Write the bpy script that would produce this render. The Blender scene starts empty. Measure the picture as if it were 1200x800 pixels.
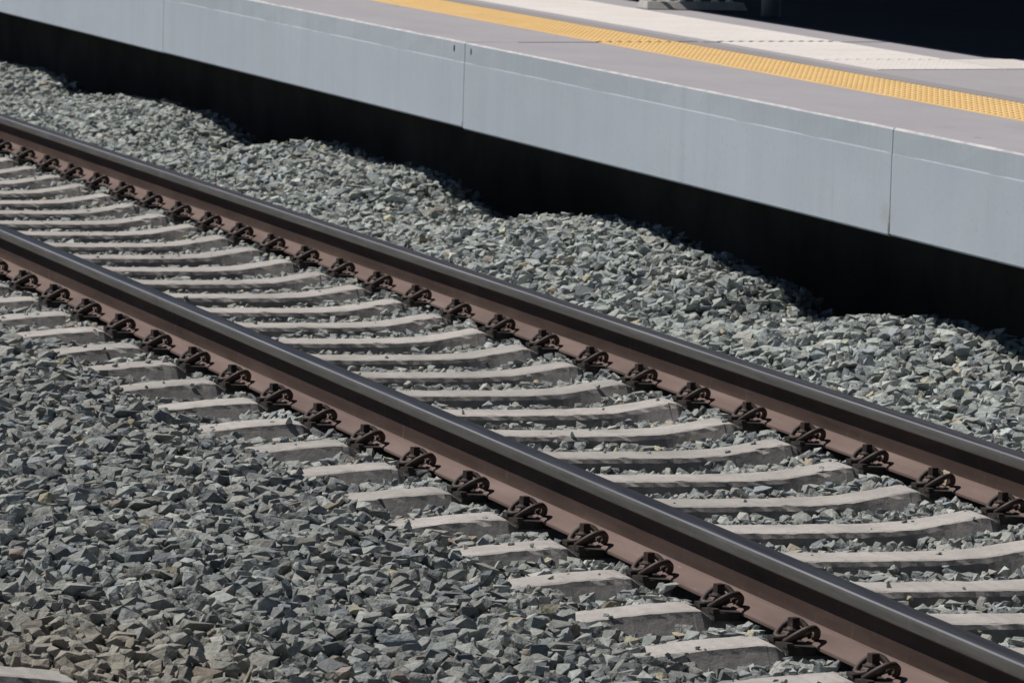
import bpy, bmesh, math, random
import numpy as np
from mathutils import Vector, Matrix

random.seed(7)
rng = np.random.default_rng(11)
sc = bpy.context.scene
col = sc.collection

# ---------------------------------------------------------------- camera, sky, sun, exposure
# world: x along the track (towards the viewer), y across it (away), z up; near rail centred on y = 0, rail foot on z = 0
CAM = np.array([18.2409, -5.0900, 2.2467])
YAW, PITCH, ROLL, FPX = 0.29101, 0.09959, 0.02917, 6905.8
fw = np.array([-math.cos(YAW) * math.cos(PITCH), math.sin(YAW) * math.cos(PITCH), -math.sin(PITCH)])
r0 = np.cross(fw, [0, 0, 1]); r0 /= np.linalg.norm(r0)
u0 = np.cross(r0, fw)
rt = math.cos(ROLL) * r0 + math.sin(ROLL) * u0
up = -math.sin(ROLL) * r0 + math.cos(ROLL) * u0
cam = bpy.data.cameras.new('camera')
cam.sensor_width = 36.0
cam.lens = FPX / 1200 * 36.0
cam.clip_start, cam.clip_end = 0.1, 2000
cam.dof.use_dof = True
cam.dof.focus_distance = 17.0
cam.dof.aperture_fstop = 18.0
camo = bpy.data.objects.new('camera', cam)
col.objects.link(camo)
camo.matrix_world = Matrix(((rt[0], up[0], -fw[0], CAM[0]), (rt[1], up[1], -fw[1], CAM[1]),
                            (rt[2], up[2], -fw[2], CAM[2]), (0, 0, 0, 1)))
sc.camera = camo

SUN = Vector((-0.4545, -0.526, 1.0)).normalized()
world = bpy.data.worlds.new('World'); sc.world = world
world.use_nodes = True
wn = world.node_tree.nodes; wl = world.node_tree.links
bg = wn['Background']
sky = wn.new('ShaderNodeTexSky'); sky.sky_type = 'NISHITA'; sky.sun_disc = False
sky.altitude = 2000; sky.air_density = 0.8; sky.dust_density = 0.2
sky.sun_elevation = math.asin(SUN.z)
sky.sun_rotation = math.atan2(SUN.x, SUN.y)
wl.new(sky.outputs[0], bg.inputs[0])
bg.inputs[1].default_value = 0.05
sl = bpy.data.lights.new('sun', 'SUN'); sl.energy = 5.0; sl.angle = math.radians(0.5); sl.color = (1.0, 0.95, 0.88)
so = bpy.data.objects.new('sun', sl); col.objects.link(so)
so.rotation_euler = SUN.to_track_quat('Z', 'Y').to_euler()
so.location = (-8, -8, 14)
sc.cycles.diffuse_bounces = 1; sc.cycles.max_bounces = 4
vs = sc.view_settings
vs.view_transform = 'Standard'; vs.look = 'None'; vs.exposure = -0.32; vs.gamma = 1.0; vs.use_curve_mapping = False


# ---------------------------------------------------------------- helpers
def tag(o, label=None, cat=None, group=None, kind=None):
    for k, v in (('label', label), ('category', cat), ('group', group), ('kind', kind)):
        if v: o[k] = v
    return o


def mesh_np(name, V, F, mats=(), fm=None, smooth=False):
    me = bpy.data.meshes.new(name)
    me.from_pydata([tuple(map(float, v)) for v in V], [], [tuple(f) for f in F])
    for m in mats: me.materials.append(m)
    if fm is not None: me.polygons.foreach_set('material_index', np.array(fm, dtype=np.int32))
    if smooth: me.polygons.foreach_set('use_smooth', np.ones(len(me.polygons), dtype=bool))
    me.update()
    return me


def link(name, me, parent=None, loc=None):
    o = bpy.data.objects.new(name, me); col.objects.link(o)
    if parent: o.parent = parent
    if loc: o.location = loc
    return o


def empty(name, loc=(0, 0, 0)):
    o = bpy.data.objects.new(name, None); col.objects.link(o); o.location = loc
    o.empty_display_size = 0.2
    return o


class MB:
    """collects boxes and other solids for one mesh"""
    def __init__(s): s.V = []; s.F = []
    def add(s, V, F):
        n = len(s.V); s.V += list(V); s.F += [tuple(i + n for i in f) for f in F]
    def box(s, x0, x1, y0, y1, z0, z1, f=None):
        v = [(x, y, z) for z in (z0, z1) for y in (y0, y1) for x in (x0, x1)]
        if f: v = [f(*p) for p in v]
        s.add(v, [(0, 2, 3, 1), (4, 5, 7, 6), (0, 1, 5, 4), (2, 6, 7, 3), (0, 4, 6, 2), (1, 3, 7, 5)])
    def cyl(s, x, y, z0, z1, ra, rb, n=12, ph=0):
        v = [(x + r * math.cos(ph + 2 * math.pi * i / n), y + r * math.sin(ph + 2 * math.pi * i / n), z)
             for r, z in ((ra, z0), (rb, z1)) for i in range(n)]
        s.add(v, [tuple(range(n))[::-1], tuple(range(n, 2 * n))] + [(i, (i + 1) % n, n + (i + 1) % n, n + i) for i in range(n)])
    def mesh(s, name, mat, smooth=False, bevel=0):
        me = mesh_np(name, s.V, s.F, [mat], smooth=smooth)
        if bevel:
            bm = bmesh.new(); bm.from_mesh(me)
            bmesh.ops.bevel(bm, geom=bm.edges[:], offset=bevel, segments=2, affect='EDGES', profile=0.6)
            bm.to_mesh(me); bm.free()
        return me


def catmull(P, n=6):
    P = [np.array(p, float) for p in P]; out = []
    for i in range(len(P) - 1):
        a, b, c, d = P[max(i - 1, 0)], P[i], P[i + 1], P[min(i + 2, len(P) - 1)]
        for k in range(n):
            t = k / n
            out.append(.5 * (2 * b + (c - a) * t + (2 * a - 5 * b + 4 * c - d) * t * t + (3 * b - a - 3 * c + d) * t ** 3))
    out.append(P[-1]); return out


def tube(P, r, n=8):
    V = []; F = []; prev = None
    for i, p in enumerate(P):
        t = P[min(i + 1, len(P) - 1)] - P[max(i - 1, 0)]; t = t / np.linalg.norm(t)
        a = np.cross(t, [0, 0, 1]) if prev is None else prev - t * (prev @ t)
        a /= np.linalg.norm(a); prev = a; b = np.cross(t, a)
        for k in range(n):
            q = 2 * math.pi * k / n; V.append(p + r * (math.cos(q) * a + math.sin(q) * b))
    for i in range(len(P) - 1):
        for k in range(n):
            F.append((i * n + k, i * n + (k + 1) % n, (i + 1) * n + (k + 1) % n, (i + 1) * n + k))
    F.append(tuple(range(n))[::-1]); F.append(tuple((len(P) - 1) * n + k for k in range(n)))
    return V, F


class Mat:
    def __init__(s, name, rough=.8, metal=0.0, spec=.3):
        s.m = bpy.data.materials.new(name); s.m.use_nodes = True
        s.t = s.m.node_tree; s.n = s.t.nodes; s.b = s.n['Principled BSDF']
        s.b.inputs['Roughness'].default_value = rough; s.b.inputs['Metallic'].default_value = metal
        s.b.inputs['Specular IOR Level'].default_value = spec
        s.pos = s.n.new('ShaderNodeNewGeometry').outputs['Position']
    def l(s, a, b): s.t.links.new(a, b)
    def scaled(s, k):
        m = s.n.new('ShaderNodeMapping'); m.inputs['Scale'].default_value = k if hasattr(k, '__len__') else (k, k, k)
        s.l(s.pos, m.inputs[0]); return m.outputs[0]
    def noise(s, k, detail=4, rough=.6):
        n = s.n.new('ShaderNodeTexNoise'); n.inputs['Scale'].default_value = 1.0
        n.inputs['Detail'].default_value = detail; n.inputs['Roughness'].default_value = rough
        s.l(s.scaled(k), n.inputs['Vector']); return n.outputs['Fac']
    def voro(s, k, out='Distance'):
        n = s.n.new('ShaderNodeTexVoronoi'); n.inputs['Scale'].default_value = 1.0
        s.l(s.scaled(k), n.inputs['Vector']); return n.outputs[out]
    def ramp(s, f, stops):
        r = s.n.new('ShaderNodeValToRGB'); e = r.color_ramp.elements
        while len(e) < len(stops): e.new(0.5)
        for q, (p, c) in zip(e, stops):
            q.position = p; q.color = (*c, 1) if hasattr(c, '__len__') else (c, c, c, 1)
        s.l(f, r.inputs[0]); return r.outputs[0]
    def mix(s, f, a, b, mode='MIX'):
        m = s.n.new('ShaderNodeMix'); m.data_type = 'RGBA'; m.blend_type = mode
        for i, v in ((0, f), (6, a), (7, b)):
            if hasattr(v, 'links'): s.l(v, m.inputs[i])
            elif i == 0: m.inputs[0].default_value = v
            else: m.inputs[i].default_value = (*v, 1) if hasattr(v, '__len__') else (v, v, v, 1)
        return m.outputs[2]
    def attr(s, name):
        a = s.n.new('ShaderNodeAttribute'); a.attribute_name = name; return a.outputs['Color']
    def color(s, c):
        if hasattr(c, 'links'): s.l(c, s.b.inputs['Base Color'])
        else: s.b.inputs['Base Color'].default_value = (*c, 1)
        return s
    def bump(s, h, strength, dist):
        b = s.n.new('ShaderNodeBump'); b.inputs['Strength'].default_value = strength; b.inputs['Distance'].default_value = dist
        s.l(h, b.inputs['Height'])
        if s.b.inputs['Normal'].links: s.l(s.b.inputs['Normal'].links[0].from_socket, b.inputs['Normal'])
        s.l(b.outputs[0], s.b.inputs['Normal']); return s
    def rough(s, f, a, b):
        s.l(s.ramp(f, [(0.3, a), (0.7, b)]), s.b.inputs['Roughness']); return s


# ---------------------------------------------------------------- materials
def make_materials():
    M = {}
    m = Mat('crushed_stone', .9, spec=.25)
    c = m.mix(1.0, m.attr('stone_colour'), m.ramp(m.noise(95, 5, .7), [(.25, .70), (.55, 1.04), (.8, 1.35)]), 'MULTIPLY')
    c = m.mix(m.ramp(m.noise(22, 3), [(.58, 0.0), (.80, .30)]), c, (.34, .32, .28))
    m.color(c); m.bump(m.noise(130, 4, .65), .45, .005); m.bump(m.noise(45, 2), .6, .012); M['stone'] = m.m

    m = Mat('gap_shade_gravel', .95, spec=.15)  # gravel coloured near black, so the shade between stones is painted in
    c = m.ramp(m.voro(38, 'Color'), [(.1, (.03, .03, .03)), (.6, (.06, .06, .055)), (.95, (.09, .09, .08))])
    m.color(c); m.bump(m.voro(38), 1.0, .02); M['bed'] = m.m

    m = Mat('bare_earth', .95, spec=.1)
    m.color(m.ramp(m.noise(1.3, 6), [(.3, (.10, .09, .07)), (.7, (.19, .17, .13))])); m.bump(m.noise(20), .4, .03); M['earth'] = m.m

    m = Mat('sleeper_concrete', .88, spec=.2)
    n = m.noise(6, 5, .6)
    c = m.ramp(n, [(.3, (.375, .355, .34)), (.6, (.48, .455, .44)), (.8, (.55, .525, .51))])
    oi = m.n.new('ShaderNodeObjectInfo')
    c = m.mix(1.0, c, m.ramp(oi.outputs['Random'], [(0, (.88, .88, .87)), (1, (1.08, 1.07, 1.06))]), 'MULTIPLY')
    c = m.mix(m.ramp(m.noise((3, 7, 3), 5, .7), [(.55, 0.0), (.75, .3)]), c, (.33, .285, .25))
    c = m.mix(m.ramp(m.noise(70, 3, .7), [(.32, .6), (.44, 0.0)]), c, (.24, .215, .19))
    sp = m.ramp(m.voro(85), [(.10, 1.0), (.2, 0.0)])
    c = m.mix(m.mix(1.0, sp, m.ramp(m.noise(9, 2), [(.55, 0.0), (.68, .8)]), 'MULTIPLY'), c, (.66, .64, .60))
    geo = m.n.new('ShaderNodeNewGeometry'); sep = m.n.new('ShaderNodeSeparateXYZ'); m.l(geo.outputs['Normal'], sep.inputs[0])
    side = m.ramp(sep.outputs['Z'], [(.55, .85), (.88, 0.0)])          # dusty flanks, with their shade darkened into the colour
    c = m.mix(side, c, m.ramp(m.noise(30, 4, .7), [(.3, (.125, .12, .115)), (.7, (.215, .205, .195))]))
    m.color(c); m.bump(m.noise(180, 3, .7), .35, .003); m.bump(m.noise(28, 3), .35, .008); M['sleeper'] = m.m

    m = Mat('rusted_rail', .75, spec=.25)
    n = m.noise((1.2, 9, 9), 5, .6)
    c = m.ramp(n, [(.3, (.130, .090, .079)), (.55, (.178, .126, .112)), (.75, (.225, .17, .155))])
    c = m.mix(m.ramp(m.noise((14, 30, 30), 4, .7), [(.6, 0.0), (.75, .6)]), c, (.12, .07, .055))
    c = m.mix(m.ramp(m.noise((9, 60, 16), 3, .7), [(.70, 0.0), (.76, .7)]), c, (.38, .29, .23))
    m.color(c); m.bump(m.noise(90, 4), .25, .002); M['rust'] = m.m

    m = Mat('shade_deepened_rusted_web', .8, spec=.15)  # dust-free rust, darkened further to paint in the shade under the head
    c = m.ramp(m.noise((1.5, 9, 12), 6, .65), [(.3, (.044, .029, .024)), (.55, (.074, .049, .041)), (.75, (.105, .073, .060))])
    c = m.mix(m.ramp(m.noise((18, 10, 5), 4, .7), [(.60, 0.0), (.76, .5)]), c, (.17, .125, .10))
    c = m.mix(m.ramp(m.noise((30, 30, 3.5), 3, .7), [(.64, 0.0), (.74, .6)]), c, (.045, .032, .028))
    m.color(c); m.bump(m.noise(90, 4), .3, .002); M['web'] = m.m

    m = Mat('rail_head_side', .5, metal=.25, spec=.4)
    n = m.noise((2.2, 30, 45), 6, .7)
    c = m.ramp(n, [(.3, (.075, .069, .063)), (.55, (.118, .110, .101)), (.8, (.18, .170, .157))])
    c = m.mix(m.ramp(m.noise((26, 3, 3), 4, .7), [(.58, 0.0), (.72, .35)]), c, (.19, .185, .175))
    m.color(c); m.bump(m.noise((4, 90, 90), 3), .15, .001); M['head'] = m.m

    m = Mat('polished_rail_top', .38, metal=.85, spec=.5)
    c = m.ramp(m.noise((.6, 70, 20), 4, .6), [(.3, (.070, .070, .080)), (.7, (.12, .12, .135))])
    m.color(c); m.rough(m.noise((2, 60, 10), 3), .3, .5); M['top'] = m.m

    m = Mat('painted_glint_corner', .35, metal=.5, spec=.5)  # lighter band that paints the sun glint along the rounded head corner
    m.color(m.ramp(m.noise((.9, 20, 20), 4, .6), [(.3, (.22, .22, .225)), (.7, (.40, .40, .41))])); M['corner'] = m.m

    m = Mat('clip_steel', .6, metal=.1, spec=.4)
    oi = m.n.new('ShaderNodeObjectInfo')
    c = m.ramp(m.noise(45, 4), [(.3, (.026, .018, .016)), (.65, (.048, .033, .028)), (.85, (.10, .072, .06))])
    c = m.mix(m.ramp(oi.outputs['Random'], [(.2, 0.0), (1.0, .5)]), c, (.085, .052, .038))
    c = m.mix(m.ramp(m.noise(28, 3), [(.55, 0.0), (.75, .5)]), c, (.16, .14, .12))
    m.color(c); m.bump(m.noise(200, 3), .3, .001); M['clip'] = m.m
    m = Mat('guide_plate_plastic', .7, spec=.3)
    m.color(m.ramp(m.noise(40, 3), [(.3, (.02, .017, .016)), (.75, (.06, .052, .047))])); M['plate'] = m.m
    m = Mat('rubber_pad', .8); m.color((.02, .02, .02)); M['pad'] = m.m

    def platform_concrete(name, a, b, streak, warm):
        m = Mat(name, .85, spec=.25)
        c = m.ramp(m.noise((.7, 1.2, 1.6), 5, .6), [(.3, a), (.7, b)])
        c = m.mix(m.ramp(m.noise((9, 9, .55), 4, .65), [(.45, 0.0), (.75, streak)]), c, [v * .72 for v in a])
        c = m.mix(m.ramp(m.noise((2.2, 2, 7), 5, .7), [(.56, 0.0), (.74, .35)]), c, warm)
        c = m.mix(m.ramp(m.noise(55, 3, .7), [(.30, .35), (.40, 0.0)]), c, [v * .6 for v in a])
        for px_, pz_, rx_, rz_, cc in ((-1.972, .540, .028, .120, (.13, .105, .08)), (-2.0, .60, .16, .11, (.40, .40, .37)), (-7.63, .545, .018, .035, (.2, .18, .16))):
            mp = m.n.new('ShaderNodeMapping'); mp.vector_type = 'POINT'
            mp.inputs['Location'].default_value = (-px_ / rx_, 0, -pz_ / rz_); mp.inputs['Scale'].default_value = (1 / rx_, 0, 1 / rz_)
            m.l(m.pos, mp.inputs[0])
            ln = m.n.new('ShaderNodeVectorMath'); ln.operation = 'LENGTH'; m.l(mp.outputs[0], ln.inputs[0])
            ad = m.n.new('ShaderNodeMath'); ad.operation = 'MULTIPLY_ADD'; m.l(m.noise(35, 4, .7), ad.inputs[0]); ad.inputs[1].default_value = .9; m.l(ln.outputs['Value'], ad.inputs[2])
            c = m.mix(m.ramp(ad.outputs[0], [(.65, .9), (1.15, 0.0)] if rx_ < .1 else [(.5, .5), (1.0, 0.0)]), c, cc)
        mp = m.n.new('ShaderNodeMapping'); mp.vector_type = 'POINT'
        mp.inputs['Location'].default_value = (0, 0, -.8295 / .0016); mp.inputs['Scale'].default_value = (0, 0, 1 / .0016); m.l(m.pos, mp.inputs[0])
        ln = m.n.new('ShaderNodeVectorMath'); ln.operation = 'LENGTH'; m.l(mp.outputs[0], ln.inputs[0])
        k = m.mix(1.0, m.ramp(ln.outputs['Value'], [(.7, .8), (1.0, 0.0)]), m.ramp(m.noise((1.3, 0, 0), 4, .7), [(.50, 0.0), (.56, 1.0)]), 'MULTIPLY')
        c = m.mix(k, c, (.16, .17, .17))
        c = m.mix(m.ramp(m.noise((.45, .5, 1.1), 4, .6), [(.42, 0.0), (.7, .4)]), c, [v * .86 for v in a])
        c = m.mix(m.ramp(m.noise((16, 16, .9), 4, .65), [(.63, 0.0), (.72, .22)]), c, [v * .66 for v in a])
        m.color(c); m.bump(m.noise(60, 4), .12, .004); return m
    m = platform_concrete('platform_face_concrete', (.485, .55, .62), (.55, .61, .68), .20, (.52, .54, .53))
    M['face'] = m.m
    m = platform_concrete('platform_coping_concrete', (.45, .52, .575), (.515, .58, .635), .27, (.44, .48, .47))
    M['coping'] = m.m

    def deck(name, k):
        m = Mat(name, .85, spec=.2)
        c = m.ramp(m.noise((1.1, 2.5, 1), 6, .65), [(.3, tuple(v * k * .93 for v in (.405, .39, .425))), (.7, tuple(v * k * 1.04 for v in (.415, .40, .43)))])
        c = m.mix(m.ramp(m.noise((3, 40, 1), 3, .6), [(.62, 0.0), (.75, .18)]), c, (.52, .50, .51))
        c = m.mix(m.ramp(m.noise(120, 2, .6), [(.3, .25), (.42, 0.0)]), c, (.27, .26, .28))
        c = m.mix(m.ramp(m.voro((2.1, 3.3, 1)), [(.035, .75), (.05, 0.0)]), c, (.16, .155, .16))
        c = m.mix(m.ramp(m.noise((.5, 6, 1), 4, .7), [(.5, 0.0), (.8, .35)]), c, (.35, .335, .355))
        m.color(c); m.bump(m.noise(150, 3), .15, .002); return m.m
    M['deck'] = deck('deck_concrete', 1.0); M['edge_line'] = deck('worn_grey_strip', .8)
    m = Mat('chipped_arris', .85)
    m.color(m.ramp(m.noise((9, 20, 20), 4, .7), [(.35, (.42, .42, .44)), (.6, (.62, .61, .61))])); M['arris'] = m.m
    m = Mat('yellow_tactile', .75, spec=.3)
    c = m.ramp(m.noise(5, 5), [(.3, (.83, .555, .235)), (.7, (.89, .615, .285))])
    c = m.mix(m.ramp(m.noise(40, 4, .7), [(.58, 0.0), (.75, .4)]), c, (.66, .50, .27))
    c = m.mix(m.ramp(m.noise((1.5, 3, 1), 5, .7), [(.48, 0.0), (.75, .35)]), c, (.62, .43, .20))
    m.color(c); M['yellow'] = m.m
    m = Mat('white_tactile', .8, spec=.25)
    c = m.ramp(m.noise(3, 5), [(.3, (.76, .72, .705)), (.7, (.82, .785, .77))])
    m.color(m.mix(m.ramp(m.noise(30, 4, .7), [(.56, 0.0), (.75, .3)]), c, (.52, .49, .47))); M['white'] = m.m
    m = Mat('dark_joint', .95); m.color((.025, .024, .022)); M['joint'] = m.m
    m = Mat('support_concrete', .95, spec=.1)
    m.color(m.ramp(m.noise(2, 5), [(.3, (.14, .11, .085)), (.7, (.24, .19, .15))])); M['support'] = m.m
    m = Mat('painted_post', .5, spec=.4); m.color((.055, .075, .10)); M['post'] = m.m
    m = Mat('canopy_sheet', .6, spec=.3); m.color((.10, .11, .12)); M['canopy'] = m.m
    m = Mat('shade_toned_paving', .9, spec=.15)  # dark blue floor colour paints in the canopy's shade behind its shadow edge
    m.color(m.ramp(m.noise(2, 4), [(.3, (.065, .075, .10)), (.7, (.085, .095, .125))])); M['paving'] = m.m
    m = Mat('bench_concrete', .9)
    m.color(m.ramp(m.noise(18, 5), [(.3, (.40, .395, .38)), (.7, (.54, .53, .51))])); m.bump(m.noise(60), .3, .004); M['bench'] = m.m
    m = Mat('galvanised_leg', .45, metal=.3, spec=.5); m.color((.62, .62, .60)); M['leg'] = m.m
    m = Mat('dark_slat', .7); m.color(m.ramp(m.noise((20, 3, 20), 4), [(.3, (.03, .032, .028)), (.7, (.06, .062, .055))])); M['slat'] = m.m
    return M


M = make_materials()

# ---------------------------------------------------------------- terrain heights
GAUGE = 1.505
MIDY = GAUGE / 2
SLEEPER_X = [-0.6 * k for k in range(-10, 31)]      # 6.0 ... -18.0
HEAP = np.array([(-30, .16), (-19.06, .154), (-18.21, .171), (-17.51, .176), (-17.24, .14), (-17.06, .089), (-16.76, .061), (-16.29, .092),
    (-15.85, .15), (-15.32, .174), (-14.69, .19), (-14.08, .206), (-13.41, .203), (-13.08, .159), (-12.79, .11), (-12.63, .066),
    (-12.34, .051), (-11.88, .12), (-11.4, .182), (-10.84, .226), (-10.36, .222), (-9.94, .206), (-9.37, .219), (-8.9, .227),
    (-8.59, .198), (-8.38, .145), (-8.09, .129), (-7.88, .095), (-7.7, .086), (-7.44, .1), (-7.04, .153), (-6.64, .214),
    (-6.12, .246), (-5.75, .248), (-5.49, .255), (-5.16, .24), (-4.85, .221), (-4.46, .224), (-4.24, .175), (-3.81, .181),
    (-3.64, .122), (-3.59, .087), (-3.37, .072), (-3.14, .076), (-2.7, .133), (-2.48, .178), (-1.94, .22), (-1.68, .208),
    (-1.38, .221), (-1.19, .191), (-1.1, .174), (-.5, .12), (.3, .19), (1.2, .21), (2.5, .12), (12, .15)])
YP = np.array([-30, -1.95, -1.2, -.75, -.60, -.48, -.34, -.22, -.10, .0, .1, .2, .35, .5, 1.0, 1.2, 1.33, 1.42, 1.505, 1.62, 1.75])
ZP = np.array([.0, .005, .030, .030, .012, -.020, -.036, -.028, -.014, -.02, -.014, -.030, -.052, -.068, -.068, -.052, -.026, -.010, -.02, .015, .05])


def target(x, y):
    """height of the stone tops"""
    x = np.asarray(x, float); y = np.asarray(y, float)
    z = np.interp(y, YP, ZP)
    zg = np.interp(x, HEAP[:, 0], HEAP[:, 1]) - .008
    t = np.clip((y - 1.72) / (2.50 - 1.72), 0, 1); t = t * t * (3 - 2 * t)
    t2 = np.clip((y - 2.63) / .60, 0, 1); t2 = t2 * t2 * (3 - 2 * t2)
    zf = (.05 + (zg - .05) * t) * (1 - t2) - .30 * t2
    z = np.where(y > 1.72, zf, z)
    z = z - .06 * np.exp(-((x - 4.68) / .18) ** 2) * (y < -2.09) - .02 * np.exp(-((x - 4.40) / .2) ** 2) * (y < -2.05)
    return z + .007 * np.sin(2.3 * x + 1.7 * y) * np.sin(1.1 * x - 3.1 * y) + .006 * np.sin(11 * x + 3 * y) * np.sin(17 * y - 5 * x) + .006 * np.sin(19 * x - 7 * y + 1) * np.sin(9 * y + 4 * x)


def sleeper_profile(y):
    """top height, half width of the top, flank kink half width and height; y measured from the sleeper centre"""
    d = abs(y) - MIDY
    top = np.interp(d, [-.8, -.55, -.42, -.30, -.22, -.190, -.160, -.15, .15, .160, .190, .22, .35, .548],
                       [-.029, -.028, -.022, -.004, .010, .011, -.004, -.010, -.010, -.004, .016, .018, .010, -.012])
    s = np.interp(d, [-.50, -.28, .6], [0, 1, 1])
    wt = .100 + (.088 - .100) * s
    wk = .112 + (.134 - .112) * s
    n_ = np.interp(np.abs(d), [.150, .172], [.80, 1.0])
    wt, wk = wt * n_, wk * n_
    zk = top - (.06 + .012 * s)
    return top, wt, wk, zk


# ---------------------------------------------------------------- ground and ballast bed
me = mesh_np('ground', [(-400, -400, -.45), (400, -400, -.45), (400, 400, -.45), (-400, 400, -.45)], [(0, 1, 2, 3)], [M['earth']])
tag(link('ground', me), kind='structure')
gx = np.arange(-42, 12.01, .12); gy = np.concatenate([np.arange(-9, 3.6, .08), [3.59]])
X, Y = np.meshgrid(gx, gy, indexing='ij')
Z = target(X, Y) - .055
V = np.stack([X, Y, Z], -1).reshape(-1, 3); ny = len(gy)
F = [(i * ny + j, (i + 1) * ny + j, (i + 1) * ny + j + 1, i * ny + j + 1) for i in range(len(gx) - 1) for j in range(ny - 1)]
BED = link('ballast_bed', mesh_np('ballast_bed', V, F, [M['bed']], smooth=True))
tag(BED, kind='structure')


# ---------------------------------------------------------------- rails
def rail_profile():
    half = [(0, .172), (.010, .1718), (.021, .1708), (.029, .1685), (.0335, .165), (.0355, .160), (.0362, .154), (.0366, .137),
            (.0352, .1338), (.0155, .1265), (.0112, .1230), (.0092, .117), (.00835, .105), (.00825, .085), (.0085, .062), (.0092, .050),
            (.0112, .0420), (.0150, .0372), (.0210, .0340), (.0300, .0300), (.0500, .0220), (.0690, .0145), (.0735, .0122), (.0750, .0095),
            (.0750, .0030), (.0738, .0008)]
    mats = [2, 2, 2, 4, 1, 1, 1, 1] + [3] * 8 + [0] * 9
    return half, mats


def build_rail(y, label):
    half, hm = rail_profile()
    pts = [(-a, b) for a, b in half[::-1]] + half[1:]
    fm = hm[::-1] + hm + [0]
    xs = np.linspace(-42, 12, 109); n = len(pts); V = []; F = []; mi = []
    for x in xs:
        V += [(x, a, b) for a, b in pts]
    for i in range(len(xs) - 1):
        for k in range(n):
            F.append((i * n + k, i * n + (k + 1) % n, (i + 1) * n + (k + 1) % n, (i + 1) * n + k)); mi.append(fm[k])
    F.append(tuple(range(n))); mi.append(0); F.append(tuple((len(xs) - 1) * n + k for k in range(n))[::-1]); mi.append(0)
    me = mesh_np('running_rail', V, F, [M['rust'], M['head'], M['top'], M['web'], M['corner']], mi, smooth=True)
    bm = bmesh.new(); bm.from_mesh(me); bmesh.ops.recalc_face_normals(bm, faces=bm.faces[:]); bm.to_mesh(me); bm.free()
    me.set_sharp_from_angle(angle=math.radians(22))
    o = link('running_rail', me, loc=(0, y, 0))
    return tag(o, label, 'rail', 'rails of the track')


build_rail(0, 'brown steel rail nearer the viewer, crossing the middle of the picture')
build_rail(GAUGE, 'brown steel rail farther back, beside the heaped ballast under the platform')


# ---------------------------------------------------------------- sleepers with their fastenings
def sleeper_mesh(seed):
    r = np.random.default_rng(seed)
    ys = np.unique(np.concatenate([np.linspace(-1.30, 1.30, 110)] + [np.array([s * (MIDY + d) for s in (-1, 1)]) for d in (-.155, -.15, -.185, -.22, .15, .155, .185, .21)]))
    V = []; F = []; n = 12
    wob = np.cumsum(r.normal(0, .0012, len(ys))); wob -= np.linspace(0, wob[-1], len(ys))
    lowf = .0015 * np.sin(ys * 9 + seed) + .001 * np.sin(ys * 23 + 2 * seed)
    for i, y in enumerate(ys):
        t, wt, wk, zk = sleeper_profile(y)
        e = min(1.0, (1.30 - abs(y)) / .02)              # rounded ends
        t -= .012 * (1 - e)
        j = lambda s: r.normal(0, s)
        c1, c2 = abs(j(.002)) + .004, abs(j(.002)) + .004
        sec = [(-.150, -.215), (-.148, -.13), (-wk, zk), (-(wt + .002), t - .010 - c1), (-wt + .002 + c1, t - .002), (-wt + .018, t + .001),
               (wt - .018, t + .001), (wt - .002 - c2, t - .002), (wt + .002, t - .010 - c2), (wk, zk), (.148, -.13), (.150, -.215)]
        if r.random() < .22: q2 = int(r.choice([4, 7])); sec[q2] = (sec[q2][0] * r.uniform(.93, .98), sec[q2][1] - r.uniform(.0, .003))
        for k, (a, b) in enumerate(sec):
            V.append((a + wob[i] * .5 + (j(.0010) if 2 < k < 9 else lowf[i] * (1 if k > 5 else -1)), y, b + (j(.0007) if 3 < k < 8 else 0)))
    for i in range(len(ys) - 1):
        for k in range(n):
            F.append((i * n + k, (i + 1) * n + k, (i + 1) * n + (k + 1) % n, i * n + (k + 1) % n))
    F.append(tuple(range(n))); F.append(tuple((len(ys) - 1) * n + k for k in range(n))[::-1])
    me = mesh_np('concrete_sleeper', V, F, [M['sleeper']])
    bm = bmesh.new(); bm.from_mesh(me); bmesh.ops.recalc_face_normals(bm, faces=bm.faces[:]); bm.to_mesh(me); bm.free()
    return me


# clamp in its own frame: u along the rail, v outward from the rail centre, h up
HALF = [(0, .086, .034), (.015, .090, .034), (.022, .110, .029), (.028, .132, .021), (.042, .149, .019), (.063, .147, .026),
        (.081, .127, .044), (.088, .100, .060), (.080, .074, .063), (.062, .058, .050), (.044, .053, .034), (.024, .056, .0270)]
HALF = [(u * .80, .104 + (v - .104) * .86, .018 + (h - .018) * .84) for u, v, h in HALF]
path = [(-u, v, h) for u, v, h in HALF[::-1]] + HALF[1:]
tv, tf = tube(catmull(path, 5), .0090, 8)
CLAMP = mesh_np('tension_clamp', tv, tf, [M['clip']], smooth=True)
b = MB(); b.cyl(0, .112, -.02, .046, .011, .011, 10); b.cyl(0, .112, .046, .052, .021, .017, 14); b.cyl(0, .112, .052, .075, .0165, .0155, 4, math.pi / 4 + .3)
SCREW = b.mesh('screw', M['clip'])
b = MB(); b.cyl(0, .112, .0415, .0455, .027, .027, 16)
WASHER = b.mesh('washer', M['clip'])
b = MB(); b.box(-.078, .078, .0765, .152, -.012, .010); b.box(-.078, -.03, .138, .156, .008, .020); b.box(.03, .078, .138, .156, .008, .020)
PLATE = b.mesh('guide_plate', M['plate'])
b = MB(); b.box(-.088, .088, -.0735, .0735, -.0105, -.0005)
PAD = b.mesh('rail_pad', M['pad'])
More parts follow.
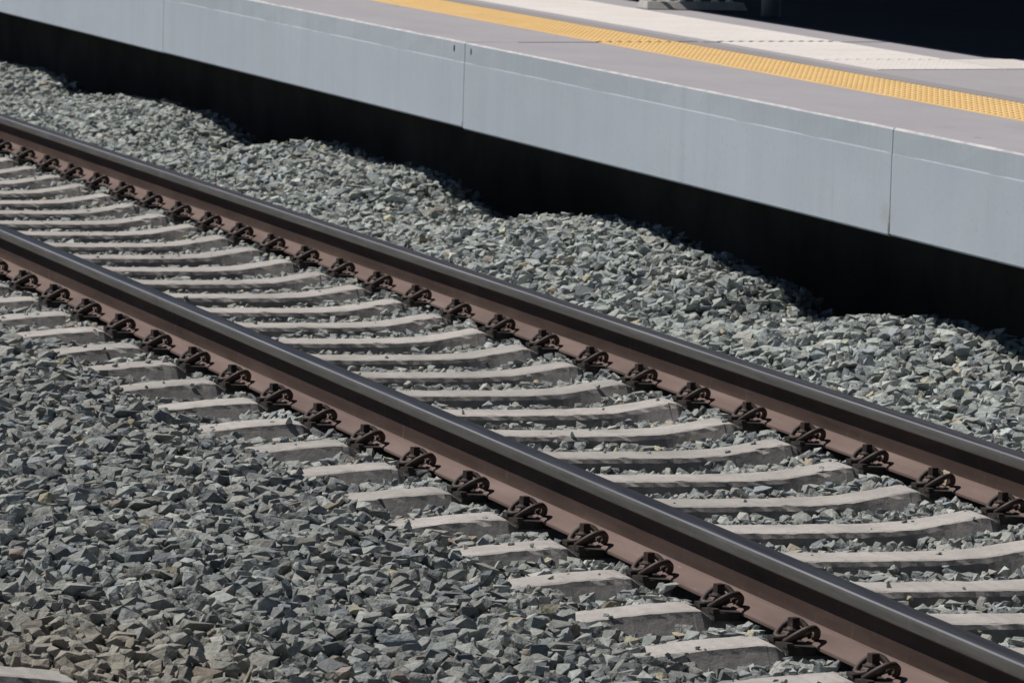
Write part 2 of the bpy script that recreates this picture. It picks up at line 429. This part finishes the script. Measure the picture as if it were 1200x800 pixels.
ORD = ['first', 'second', 'third', 'fourth', 'fifth', 'sixth', 'seventh', 'eighth', 'ninth', 'tenth', 'eleventh', 'twelfth', 'thirteenth',
       'fourteenth', 'fifteenth', 'sixteenth', 'seventeenth', 'eighteenth', 'nineteenth', 'twentieth', 'twenty-first', 'twenty-second',
       'twenty-third', 'twenty-fourth', 'twenty-fifth', 'twenty-sixth', 'twenty-seventh', 'twenty-eighth', 'twenty-ninth', 'thirtieth',
       'thirty-first', 'thirty-second', 'thirty-third', 'thirty-fourth', 'thirty-fifth']


def make_sleeper(me):
    o = link('concrete_sleeper', me)
    for yr in (-MIDY, MIDY):
        link('rail_pad', PAD, o, (0, yr, 0))
        for s in (-1, 1):
            g = link('guide_plate', PLATE, o, (0, yr, 0)); g.rotation_euler.z = 0 if s > 0 else math.pi
            c = link('tension_clamp', CLAMP, o, (0, yr, 0)); c.rotation_euler.z = 0 if s > 0 else math.pi
            link('screw', SCREW, c); link('washer', WASHER, c)
    return o


def copy_tree(o, parent=None):
    c = o.copy(); col.objects.link(c)
    if parent: c.parent = parent
    for ch in list(o.children): copy_tree(ch, c)
    return c


SM = [sleeper_mesh(s) for s in range(6)]
proto = None
for x in SLEEPER_X:
    i = int(round(8 - x / .6))                            # counted from the lower right of the photograph
    if proto is None: o = proto = make_sleeper(SM[0])
    else: o = copy_tree(proto); o.data = SM[(i * 5 + i // 4) % 6]
    o.location = (x, MIDY, 0)
    o.rotation_euler.z = random.uniform(-.004, .004)
    for c in o.children:
        if c.name.startswith('tension_clamp'): c.rotation_euler.z += random.uniform(-.05, .05)
    if i < 0: lab = 'concrete sleeper just past the lower right corner, %s beyond the frame' % ORD[-i - 1]
    elif i < 18: lab = 'concrete sleeper under the %s clip up the near rail from the lower right' % ORD[i]
    else: lab = 'concrete sleeper under the %s clip along the far rail from the right edge' % ORD[i - 5]
    tag(o, lab, 'sleeper', 'sleepers under the two rails')
o = link('concrete_sleeper', SM[2], loc=(4.44, -2.03 - 1.30, 0.004))
tag(o, 'concrete sleeper end poking out of the ballast in the lower left corner', 'sleeper')


# ---------------------------------------------------------------- ballast stones, laid down one by one on a height map
RES = .008
HX0, HX1, HY0, HY1 = -20.5, 6.6, -3.0, 3.3
NX, NY = int((HX1 - HX0) / RES), int((HY1 - HY0) / RES)
cx = HX0 + (np.arange(NX) + .5) * RES; cy = HY0 + (np.arange(NY) + .5) * RES
T = target(cx[:, None], cy[None, :]).astype(np.float32)
H = T - .055
for x in SLEEPER_X + [None]:
    yc, xx = (MIDY, x) if x is not None else (-3.37, 4.42)
    js = np.where(np.abs(cy - yc) < 1.30)[0]
    if len(js) == 0: continue
    t, wt, wk, zk = sleeper_profile(cy[js] - yc)
    a = max(0, int((xx - .16 - HX0) / RES)); bb = min(NX, int((xx + .16 - HX0) / RES))
    dx = np.abs(cx[a:bb] - xx)[:, None]
    hs = np.where(dx < wt, t, np.where(dx < wk, t + (zk - t) * (dx - wt) / (wk - wt), zk + (-.215 - zk) * (dx - wk) / (.15 - wk)))
    H[a:bb, js[0]:js[-1] + 1] = np.maximum(H[a:bb, js[0]:js[-1] + 1], hs)
    if x is not None:
        for yr in (0, GAUGE):
            q = np.where((np.abs(cy - yr) < .150))[0]
            H[max(0, int((xx - .092 - HX0) / RES)):int((xx + .092 - HX0) / RES), q[0]:q[-1] + 1] = 9
for yr in (0, GAUGE):
    q = np.where(np.abs(cy - yr) < .078)[0]; H[:, q[0]:q[-1] + 1] = 9


def hull(P):
    bm = bmesh.new()
    for p in P: bm.verts.new(p)
    res = bmesh.ops.convex_hull(bm, input=bm.verts[:])
    bmesh.ops.delete(bm, geom=[g for g in set(res['geom_interior']) | set(res['geom_unused']) if isinstance(g, bmesh.types.BMVert)], context='VERTS')
    bmesh.ops.triangulate(bm, faces=bm.faces[:])
    bmesh.ops.recalc_face_normals(bm, faces=bm.faces[:])
    bm.verts.index_update()
    V = np.array([v.co[:] for v in bm.verts]); F = np.array([[v.index for v in f.verts] for f in bm.faces]); bm.free()
    return V, F


def make_shape(a, tilt, npts):
    b = a * rng.uniform(.60, .95); c = a * rng.uniform(.42, .85)
    d = rng.normal(size=(npts, 3)); p = rng.uniform(3, 9)
    d /= (np.abs(d) ** p).sum(1, keepdims=True) ** (1 / p)
    d *= rng.uniform(.78, 1.0, (npts, 1)) * np.array([a, b, c])
    ax = rng.uniform(0, 2 * math.pi); th = rng.normal(0, tilt)
    R = np.array(Matrix.Rotation(th, 3, Vector((math.cos(ax), math.sin(ax), 0))) @ Matrix.Rotation(rng.uniform(0, 2 * math.pi), 3, 'Z'))
    V, F = hull(d @ R.T)
    A, B, C = V[F[:, 0]], V[F[:, 1]], V[F[:, 2]]
    n = np.cross(B - A, C - A); n /= np.linalg.norm(n, axis=1, keepdims=True) + 1e-12
    dd = (n * A).sum(1)
    k = int(math.ceil(np.abs(V[:, :2]).max() / RES)); g = np.arange(-k, k + 1) * RES
    GX, GY = np.meshgrid(g, g, indexing='ij')
    ev = lambda sel: (dd[sel] - n[sel, 0] * GX[..., None] - n[sel, 1] * GY[..., None]) / n[sel, 2]
    top = ev(n[:, 2] > .02).min(-1); bot = ev(n[:, 2] < -.02).max(-1)
    ok = top > bot
    if ok.sum() < 4: ok[k, k] = True
    return dict(V=V, F=F, k=k, top=top.astype(np.float32)[ok], bot=bot.astype(np.float32)[ok], ok=np.nonzero(ok), tmax=float(V[:, 2].max()), a=a)


def shapes(lo, hi, n, npts):
    out = [make_shape(lo + (hi - lo) * rng.beta(1.2, 2.0), .8, int(rng.integers(*npts))) for _ in range(n)]
    return out


# zones: the loose near shoulder, the cribs, the heaps beyond
ZONES = [(shapes(.017, .056, 320, (10, 17)), -3.0, -.30, .036, 6), (shapes(.011, .041, 300, (9, 15)), -.30, 1.66, .026, 5),
         (shapes(.015, .054, 340, (9, 15)), 1.66, 3.2, .030, 5)]


def to_px(x, y, z):
    dx, dy, dz = x - CAM[0], y - CAM[1], z - CAM[2]
    w = dx * fw[0] + dy * fw[1] + dz * fw[2]
    return 600 + FPX * (dx * rt[0] + dy * rt[1] + dz * rt[2]) / w, 400 - FPX * (dx * up[0] + dy * up[1] + dz * up[2]) / w, w


placed = []
for zi, (SH, ya, yb, step, passes) in enumerate(ZONES):
    gap = (.030, .017, .022)[zi]
    for ps in range(passes):
        px = np.arange(HX0 + .2, HX1 - .2, step); py = np.arange(max(ya, HY0 + .2), min(yb, HY1 - .1), step)
        PX, PY = np.meshgrid(px, py, indexing='ij')
        PX = (PX + rng.uniform(-.5, .5, PX.shape) * step).ravel(); PY = (PY + rng.uniform(-.5, .5, PY.shape) * step).ravel()
        ix, iy, _ = to_px(PX, PY, target(PX, PY))
        keep = (ix > -240) & (ix < 1650) & (iy > -60) & (iy < 980)
        PX, PY = PX[keep], PY[keep]
        o = rng.permutation(len(PX)); ids = rng.integers(0, len(SH), len(PX)); tol = rng.uniform(-.004, .020, len(PX))
        for q in o:
            x, y = PX[q], PY[q]; i, j = int((x - HX0) / RES), int((y - HY0) / RES)
            if H[i, j] > T[i, j] - gap: continue
            s = SH[ids[q]]; k = s['k']
            I = s['ok'][0] + (i - k); J = s['ok'][1] + (j - k)
            if I[0] < 0 or I[-1] >= NX or J.min() < 0 or J.max() >= NY: continue
            hp = H[I, J]
            if hp.max() > 5: continue
            d = hp - s['bot']; m_ = int(.90 * (len(d) - 1)); z = np.partition(d, m_)[m_]
            if z + s['tmax'] > T[i, j] + tol[q] + .10 * s['a'] + .010: continue
            H[I, J] = np.maximum(hp, z + s['top'])
            placed.append((zi, ids[q], cx[i], cy[j], float(z), i, j))
crumbs = shapes(.006, .018, 60, (8, 13)); ZONES.append((crumbs, 0, 0, 0, 0))
for q in range(2600):                                     # chips kicked up onto the sleepers, most of them at their buried ends
    x = rng.uniform(HX0 + .3, HX1 - .3); y = rng.uniform(-.60, -.30) if q % 5 < 3 else rng.uniform(-.3, 1.4)
    i, j = int((x - HX0) / RES), int((y - HY0) / RES); sid = int(rng.integers(0, len(crumbs))); s = crumbs[sid]; k = s['k']
    if q % 5 < 3 and rng.random() > (-.28 - y) / .32 + .1: continue
    I = s['ok'][0] + (i - k); J = s['ok'][1] + (j - k); hp = H[I, J]
    if hp.max() > .03: continue
    z = (hp - s['bot']).max() - .0015
    H[I, J] = np.maximum(hp, z + s['top']); placed.append((3, sid, cx[i], cy[j], float(z), i, j))
print('stones', len(placed))

PAL = np.array([(.26, .265, .25), (.22, .235, .225), (.30, .31, .295), (.20, .215, .225), (.245, .24, .22), (.17, .18, .18), (.34, .335, .31),
                (.29, .25, .19), (.36, .33, .24), (.12, .125, .13), (.25, .21, .185)])
PW = np.array([.24, .20, .16, .10, .14, .06, .05, .012, .004, .03, .004]); PW /= PW.sum()


def stone_colour(x, y, zi, n):
    c = PAL[rng.choice(len(PAL), n, p=PW)] * rng.uniform(.72, 1.26, (n, 1))
    zi = np.where(zi == 3, 1, zi); k = np.select([zi == 0, zi == 1], [1.17, 1.46], 1.64)
    tan = np.clip(.62 - .5 * np.hypot((x - 4.4) / 1.3, (y + 2.0) / .5), 0, .6) * (zi == 0)     # earthy stones at the lower left
    c = c * (1 - tan[:, None]) + np.array([.25, .205, .15]) * tan[:, None]
    return c * k[:, None] * np.where(zi[:, None] == 2, np.array([.96, 1.0, 1.01]), np.array([.98, 1.0, 1.01]))


pl = np.array(placed); zi = pl[:, 0].astype(int)
COL = stone_colour(pl[:, 2], pl[:, 3], zi, len(pl))
# the 300 exposed stones that show largest become objects of their own
ix, iy, w = to_px(pl[:, 2], pl[:, 3], pl[:, 4])
A = np.array([ZONES[int(z)][0][int(s)]['a'] for z, s in zip(pl[:, 0], pl[:, 1])])
tops = np.array([ZONES[int(z)][0][int(s)]['tmax'] for z, s in zip(pl[:, 0], pl[:, 1])]) + pl[:, 4]
expo = H[pl[:, 5].astype(int), pl[:, 6].astype(int)] < tops + .004
score = np.where((ix > 12) & (ix < 1188) & (iy > 8) & (iy < 792) & expo & (pl[:, 3] < 2.5), A / w, 0)
BIG = set(np.argsort(-score)[:300].tolist())


def stone_mesh(name, Vs, Fs, Cs):
    V = np.concatenate(Vs); F = np.concatenate(Fs); C = np.concatenate(Cs)
    me = bpy.data.meshes.new(name)
    me.vertices.add(len(V)); me.vertices.foreach_set('co', V.astype(np.float32).ravel())
    me.loops.add(F.size); me.loops.foreach_set('vertex_index', F.astype(np.int32).ravel())
    me.polygons.add(len(F)); me.polygons.foreach_set('loop_start', np.arange(0, F.size, 3, dtype=np.int32))
    me.update(calc_edges=True)
    me.polygons.foreach_set('use_smooth', np.zeros(len(F), dtype=bool))
    at = me.attributes.new('stone_colour', 'FLOAT_COLOR', 'POINT')
    at.data.foreach_set('color', np.concatenate([C, np.ones((len(C), 1))], 1).astype(np.float32).ravel())
    me.materials.append(M['stone']); me.validate()
    return me


Vs, Fs, Cs, n = [], [], [], 0
for q, (z_, s_, x, y, z, i, j) in enumerate(placed):
    s = ZONES[z_][0][s_]
    if q in BIG:
        me = stone_mesh('stone', [s['V']], [s['F']], [np.tile(COL[q], (len(s['V']), 1))])
        link('stone', me, BED, (x, y, z))
        continue
    Vs.append(s['V'] + np.array([x, y, z])); Fs.append(s['F'] + n); n += len(s['V'])
    Cs.append(np.tile(COL[q], (len(s['V']), 1)))
o = link('ballast_stones', stone_mesh('ballast_stones', Vs, Fs, Cs), BED)
tag(o, kind='stuff')
print('stone triangles', sum(len(f) for f in Fs))

# a pale stone that came to rest on the foot of the far rail beside a clip
V, F = hull(np.array([(-.03, -.02, -.012), (.032, -.018, -.014), (.028, .02, -.012), (-.026, .022, -.01), (-.016, -.006, .030), (.012, .004, .026), (.026, -.010, .008), (-.028, .012, .012)]))
o = link('loose_stone', stone_mesh('loose_stone', [V], [F], [np.tile((.46, .40, .31), (len(V), 1))]), loc=(1.165, GAUGE - .052, .032))
tag(o, 'small pale tan stone resting on the far rail foot beside a clip', 'stone')

# ---------------------------------------------------------------- station platform
PY0, PZ1, PZ0 = 2.39, .922, .527
SK = -.27                                                  # cross joints run slightly skew
sk = lambda x, y, z: (x + SK * (y - PY0), y, z)
PLAT = empty('station_platform', (-8, PY0, 0))
tag(PLAT, 'raised pale grey concrete station platform with yellow and white tactile strips', 'platform')
P0 = Vector((-8, PY0, 0))


def part(name, me, parent=PLAT, loc=(0, 0, 0)):
    o = link(name, me, parent)
    o.location = Vector(loc) - (P0 if parent is PLAT else Vector((0, 0, 0)))
    return o


joints = [5.6, -1.965, -7.62, -13.65, -19.5, -25.4, -31.3, -37.2]
YI = 2.66
for a, bx in zip(joints[1:], joints[:-1]):
    x0, x1 = a + .004, bx - .004
    zoff = random.uniform(-.003, .003)
    b = MB()
    prof = [(0, PZ0 + .008 + zoff), (0, .826), (.0006, .828), (.0012, .8295), (.0018, .832), (.0018, PZ1 - .007), (.010, PZ1), (YI - PY0, PZ1), (YI - PY0, PZ0), (.008, PZ0 + zoff)]
    xs = np.linspace(x0, x1, 25); n = len(prof); V = []; F = []; mi = []
    for x in xs:
        for k, (yy, zz) in enumerate(prof):
            j = random.gauss(0, .0008) if k in (5, 6) else 0
            V.append((x + SK * yy, PY0 + yy + j, zz + j * (k == 6)))
    mk = [0, 0, 1, 1, 1, 4, 3, 0, 0, 0]
    for i in range(len(xs) - 1):
        for k in range(n):
            F.append((i * n + k, (i + 1) * n + k, (i + 1) * n + (k + 1) % n, i * n + (k + 1) % n)); mi.append(mk[k])
    F.append(tuple(range(n))); mi.append(0); F.append(tuple((len(xs) - 1) * n + k for k in range(n))[::-1]); mi.append(0)
    me = mesh_np('edge_panel', V, F, [M['face'], M['coping'], M['joint'], M['deck'], M['arris']], mi)
    bm = bmesh.new(); bm.from_mesh(me); bmesh.ops.recalc_face_normals(bm, faces=bm.faces[:]); bm.to_mesh(me); bm.free()
    p = part('edge_panel', me)
    b = MB(); b.cyl(0, 0, -.0015, .0015, .011, .011, 12)
    if abs(bx + 7.62) < .1 or abs(a + 7.62) < .1:
        e = bx - .18 if abs(bx + 7.62) < .1 else a + .10
        s = MB()
        ring = [(e + .011 * math.cos(t), PY0 + .0008, .884 + .016 * math.sin(t)) for t in np.linspace(0, 2 * math.pi, 12, endpoint=False)]
        ring2 = [(e + .013 * math.cos(t), PY0 + .0035, .884 + .018 * math.sin(t)) for t in np.linspace(0, 2 * math.pi, 12, endpoint=False)]
        s.add(ring + ring2, [tuple(range(12)), tuple(range(12, 24))[::-1]] + [(k, k + 12, (k + 1) % 12 + 12, (k + 1) % 12) for k in range(12)])
        so_ = link('lifting_socket', s.mesh('lifting_socket', M['joint']), p)
    # dark filler seen in the open joint
b = MB()
for j in joints[1:-1]: b.box(j - .0035, j + .0035, PY0 + .009, YI - .01, PZ0 + .01, PZ1 - .006, sk)
part('joint_filler', b.mesh('joint_filler', M['joint']))

# deck slabs between the edge panels and the back of the platform
for a, bx in ((-42.0, -13.66), (-13.64, -7.64), (-7.60, 8.0)):
    b = MB(); b.box(a + .002, bx - .002, YI + .003, 4.72, PZ0 + .02, PZ1 - .001, sk)
    part('deck_slab', b.mesh('deck_slab', M['deck']))
b = MB(); b.box(-42, 8, 4.723, 14, PZ0 + .02, PZ1 - .003, sk)
part('rear_paving', b.mesh('rear_paving', M['paving']))
b = MB(); b.box(-42, -7.642, 3.52, 3.63, PZ1 - .01, PZ1 + .002, sk); b.box(-7.598, 8, 3.52, 3.63, PZ1 - .01, PZ1 + .002, sk)
part('drain_strip', b.mesh('drain_strip', M['edge_line']))
b = MB(); b.box(-7.637, -7.603, YI + .004, 4.718, PZ0 + .03, PZ1 - .004, sk)
part('joint_filler', b.mesh('joint_filler', M['joint']))
b = MB(); b.box(-42, 8, 3.6, 3.9, -.3, PZ0 + .015)
part('support_wall', b.mesh('support_wall', M['support']))


def tile_mesh(name, w, d, n, kind, mat, nx=None):
    b = MB(); g = .0012
    b.box(g, w - g, g, d - g, -.02, .0015, lambda x, y, z: (x + SK * y, y, z))
    if kind == 'dome':
        nx = nx or n
        for i in range(nx):
            for j in range(n):
                x, y = (i + .5) * w / nx, (j + .5) * d / n
                b.cyl(x + SK * y, y, .0015, .0060 if mat is M['yellow'] else .0036, .0155, .0095, 8)
    else:
        for i in range(n):
            if kind == 'bar_x': b.box(.002, w - .002, (i + .25) * d / n, (i + .75) * d / n, .0015, .0034, lambda x, y, z: (x + SK * y, y, z))
            else: b.box((i + .25) * w / n, (i + .75) * w / n, .002, d - .002, .0012, .0020, lambda x, y, z: (x + SK * y, y, z))
    return b.mesh(name, mat)


YT = tile_mesh('yellow_tactile_tile', .440, .42, 8, 'dome', M['yellow'], 7)
x = -7.608 - SK * 0
k0 = SK * (3.08 - PY0)
for side in (1, -1):
    for i in range(36 if side > 0 else 30):
        xx = -7.598 + i * .440 if side > 0 else -7.642 - (i + 1) * .440
        part('yellow_tactile_tile', YT, loc=(xx + k0, 3.08, PZ1))
WX = tile_mesh('white_guide_tile', .36, .33, 6, 'bar_x', M['white']); WD = tile_mesh('white_warning_tile', .36, .33, 6, 'dome', M['white'])
WY = tile_mesh('white_guide_tile', .36, .33, 6, 'bar_y', M['white'])
wx0 = -5.80 - SK * (3.73 - PY0)                            # unsheared right end of the white strip
for r_ in range(2):
    y = 3.73 + r_ * .33
    for i in range(46):
        xr = wx0 - (i + 1) * .36 - (.044 if i >= 6 else 0)
        part('white_warning_tile' if i < 2 else 'white_guide_tile', WD if i < 2 else WX, loc=(xr + SK * (y - PY0), y, PZ1))
for r_ in range(10):
    y = 4.393 + r_ * .33
    for i in range(2):
        part('white_guide_tile', WY, loc=(wx0 - (i + 1) * .36 + SK * (y - PY0), y, PZ1))

# ---------------------------------------------------------------- canopy over the platform, with its posts
CAN = empty('platform_canopy', (-10.62, 4.85, PZ1))
tag(CAN, 'dark platform canopy on slim round blue grey posts, shading the rear of the platform', 'canopy')
cp = lambda name, me: setattr(link(name, me, CAN), 'location', (10.62, -4.85, -PZ1))
ROOF = 3.4
ye = 4.745 - .526 * (ROOF - PZ1)
b = MB(); b.box(-45, -8.05, ye - .085, 12.5, ROOF, ROOF + .14); cp('roof_panel', b.mesh('roof_panel', M['canopy']))
b = MB(); b.box(-8.045, 12, ye, 12.5, ROOF, ROOF + .14); cp('roof_panel', b.mesh('roof_panel', M['canopy']))
for x in (-34.5, -28.5, -22.6, -16.6, -10.62, -4.2, 1.8, 7.8):
    for y in (4.9, 10.5):
        b = MB(); b.cyl(x, y, PZ1 + .016, ROOF - .002, .05, .05, 20); b.cyl(x, y, PZ1, PZ1 + .016, .052, .052, 20)
        cp('post', b.mesh('post', M['post'], smooth=False))

# ---------------------------------------------------------------- barrier at the edge of the canopy's shade
BEN = empty('metal_barrier', (-11.25, 4.43, PZ1))
tag(BEN, 'barrier of thin pale uprights on a low grey base, beside the canopy post', 'barrier')


def bp(name, b, mat, bevel=0, parent=None):
    o = link(name, b.mesh(name, mat, bevel=bevel), parent or BEN); o.location = (0, 0, 0); return o


b = MB(); b.box(-.20, 0, 0, .56, .001, .042, lambda x, y, z: (x + (.03 if x < -.1 else -.036) * (z > .02), y + (.012 if y < .3 else -.012) * (z > .02), z)); bp('base', b, M['bench'], .004)
for y in (.055, .155, .215, .30, .40, .48):
    b = MB(); b.cyl(-.075, y, .040, .90, .011, .011, 10); bp('upright', b, M['leg'])
    b = MB(); b.cyl(-.075, y, .0405, .050, .022, .020, 10); bp('foot_flange', b, M['leg'])
b = MB(); b.box(-.092, -.058, .03, .51, .900, .93); bp('top_rail', b, M['leg'], .006)
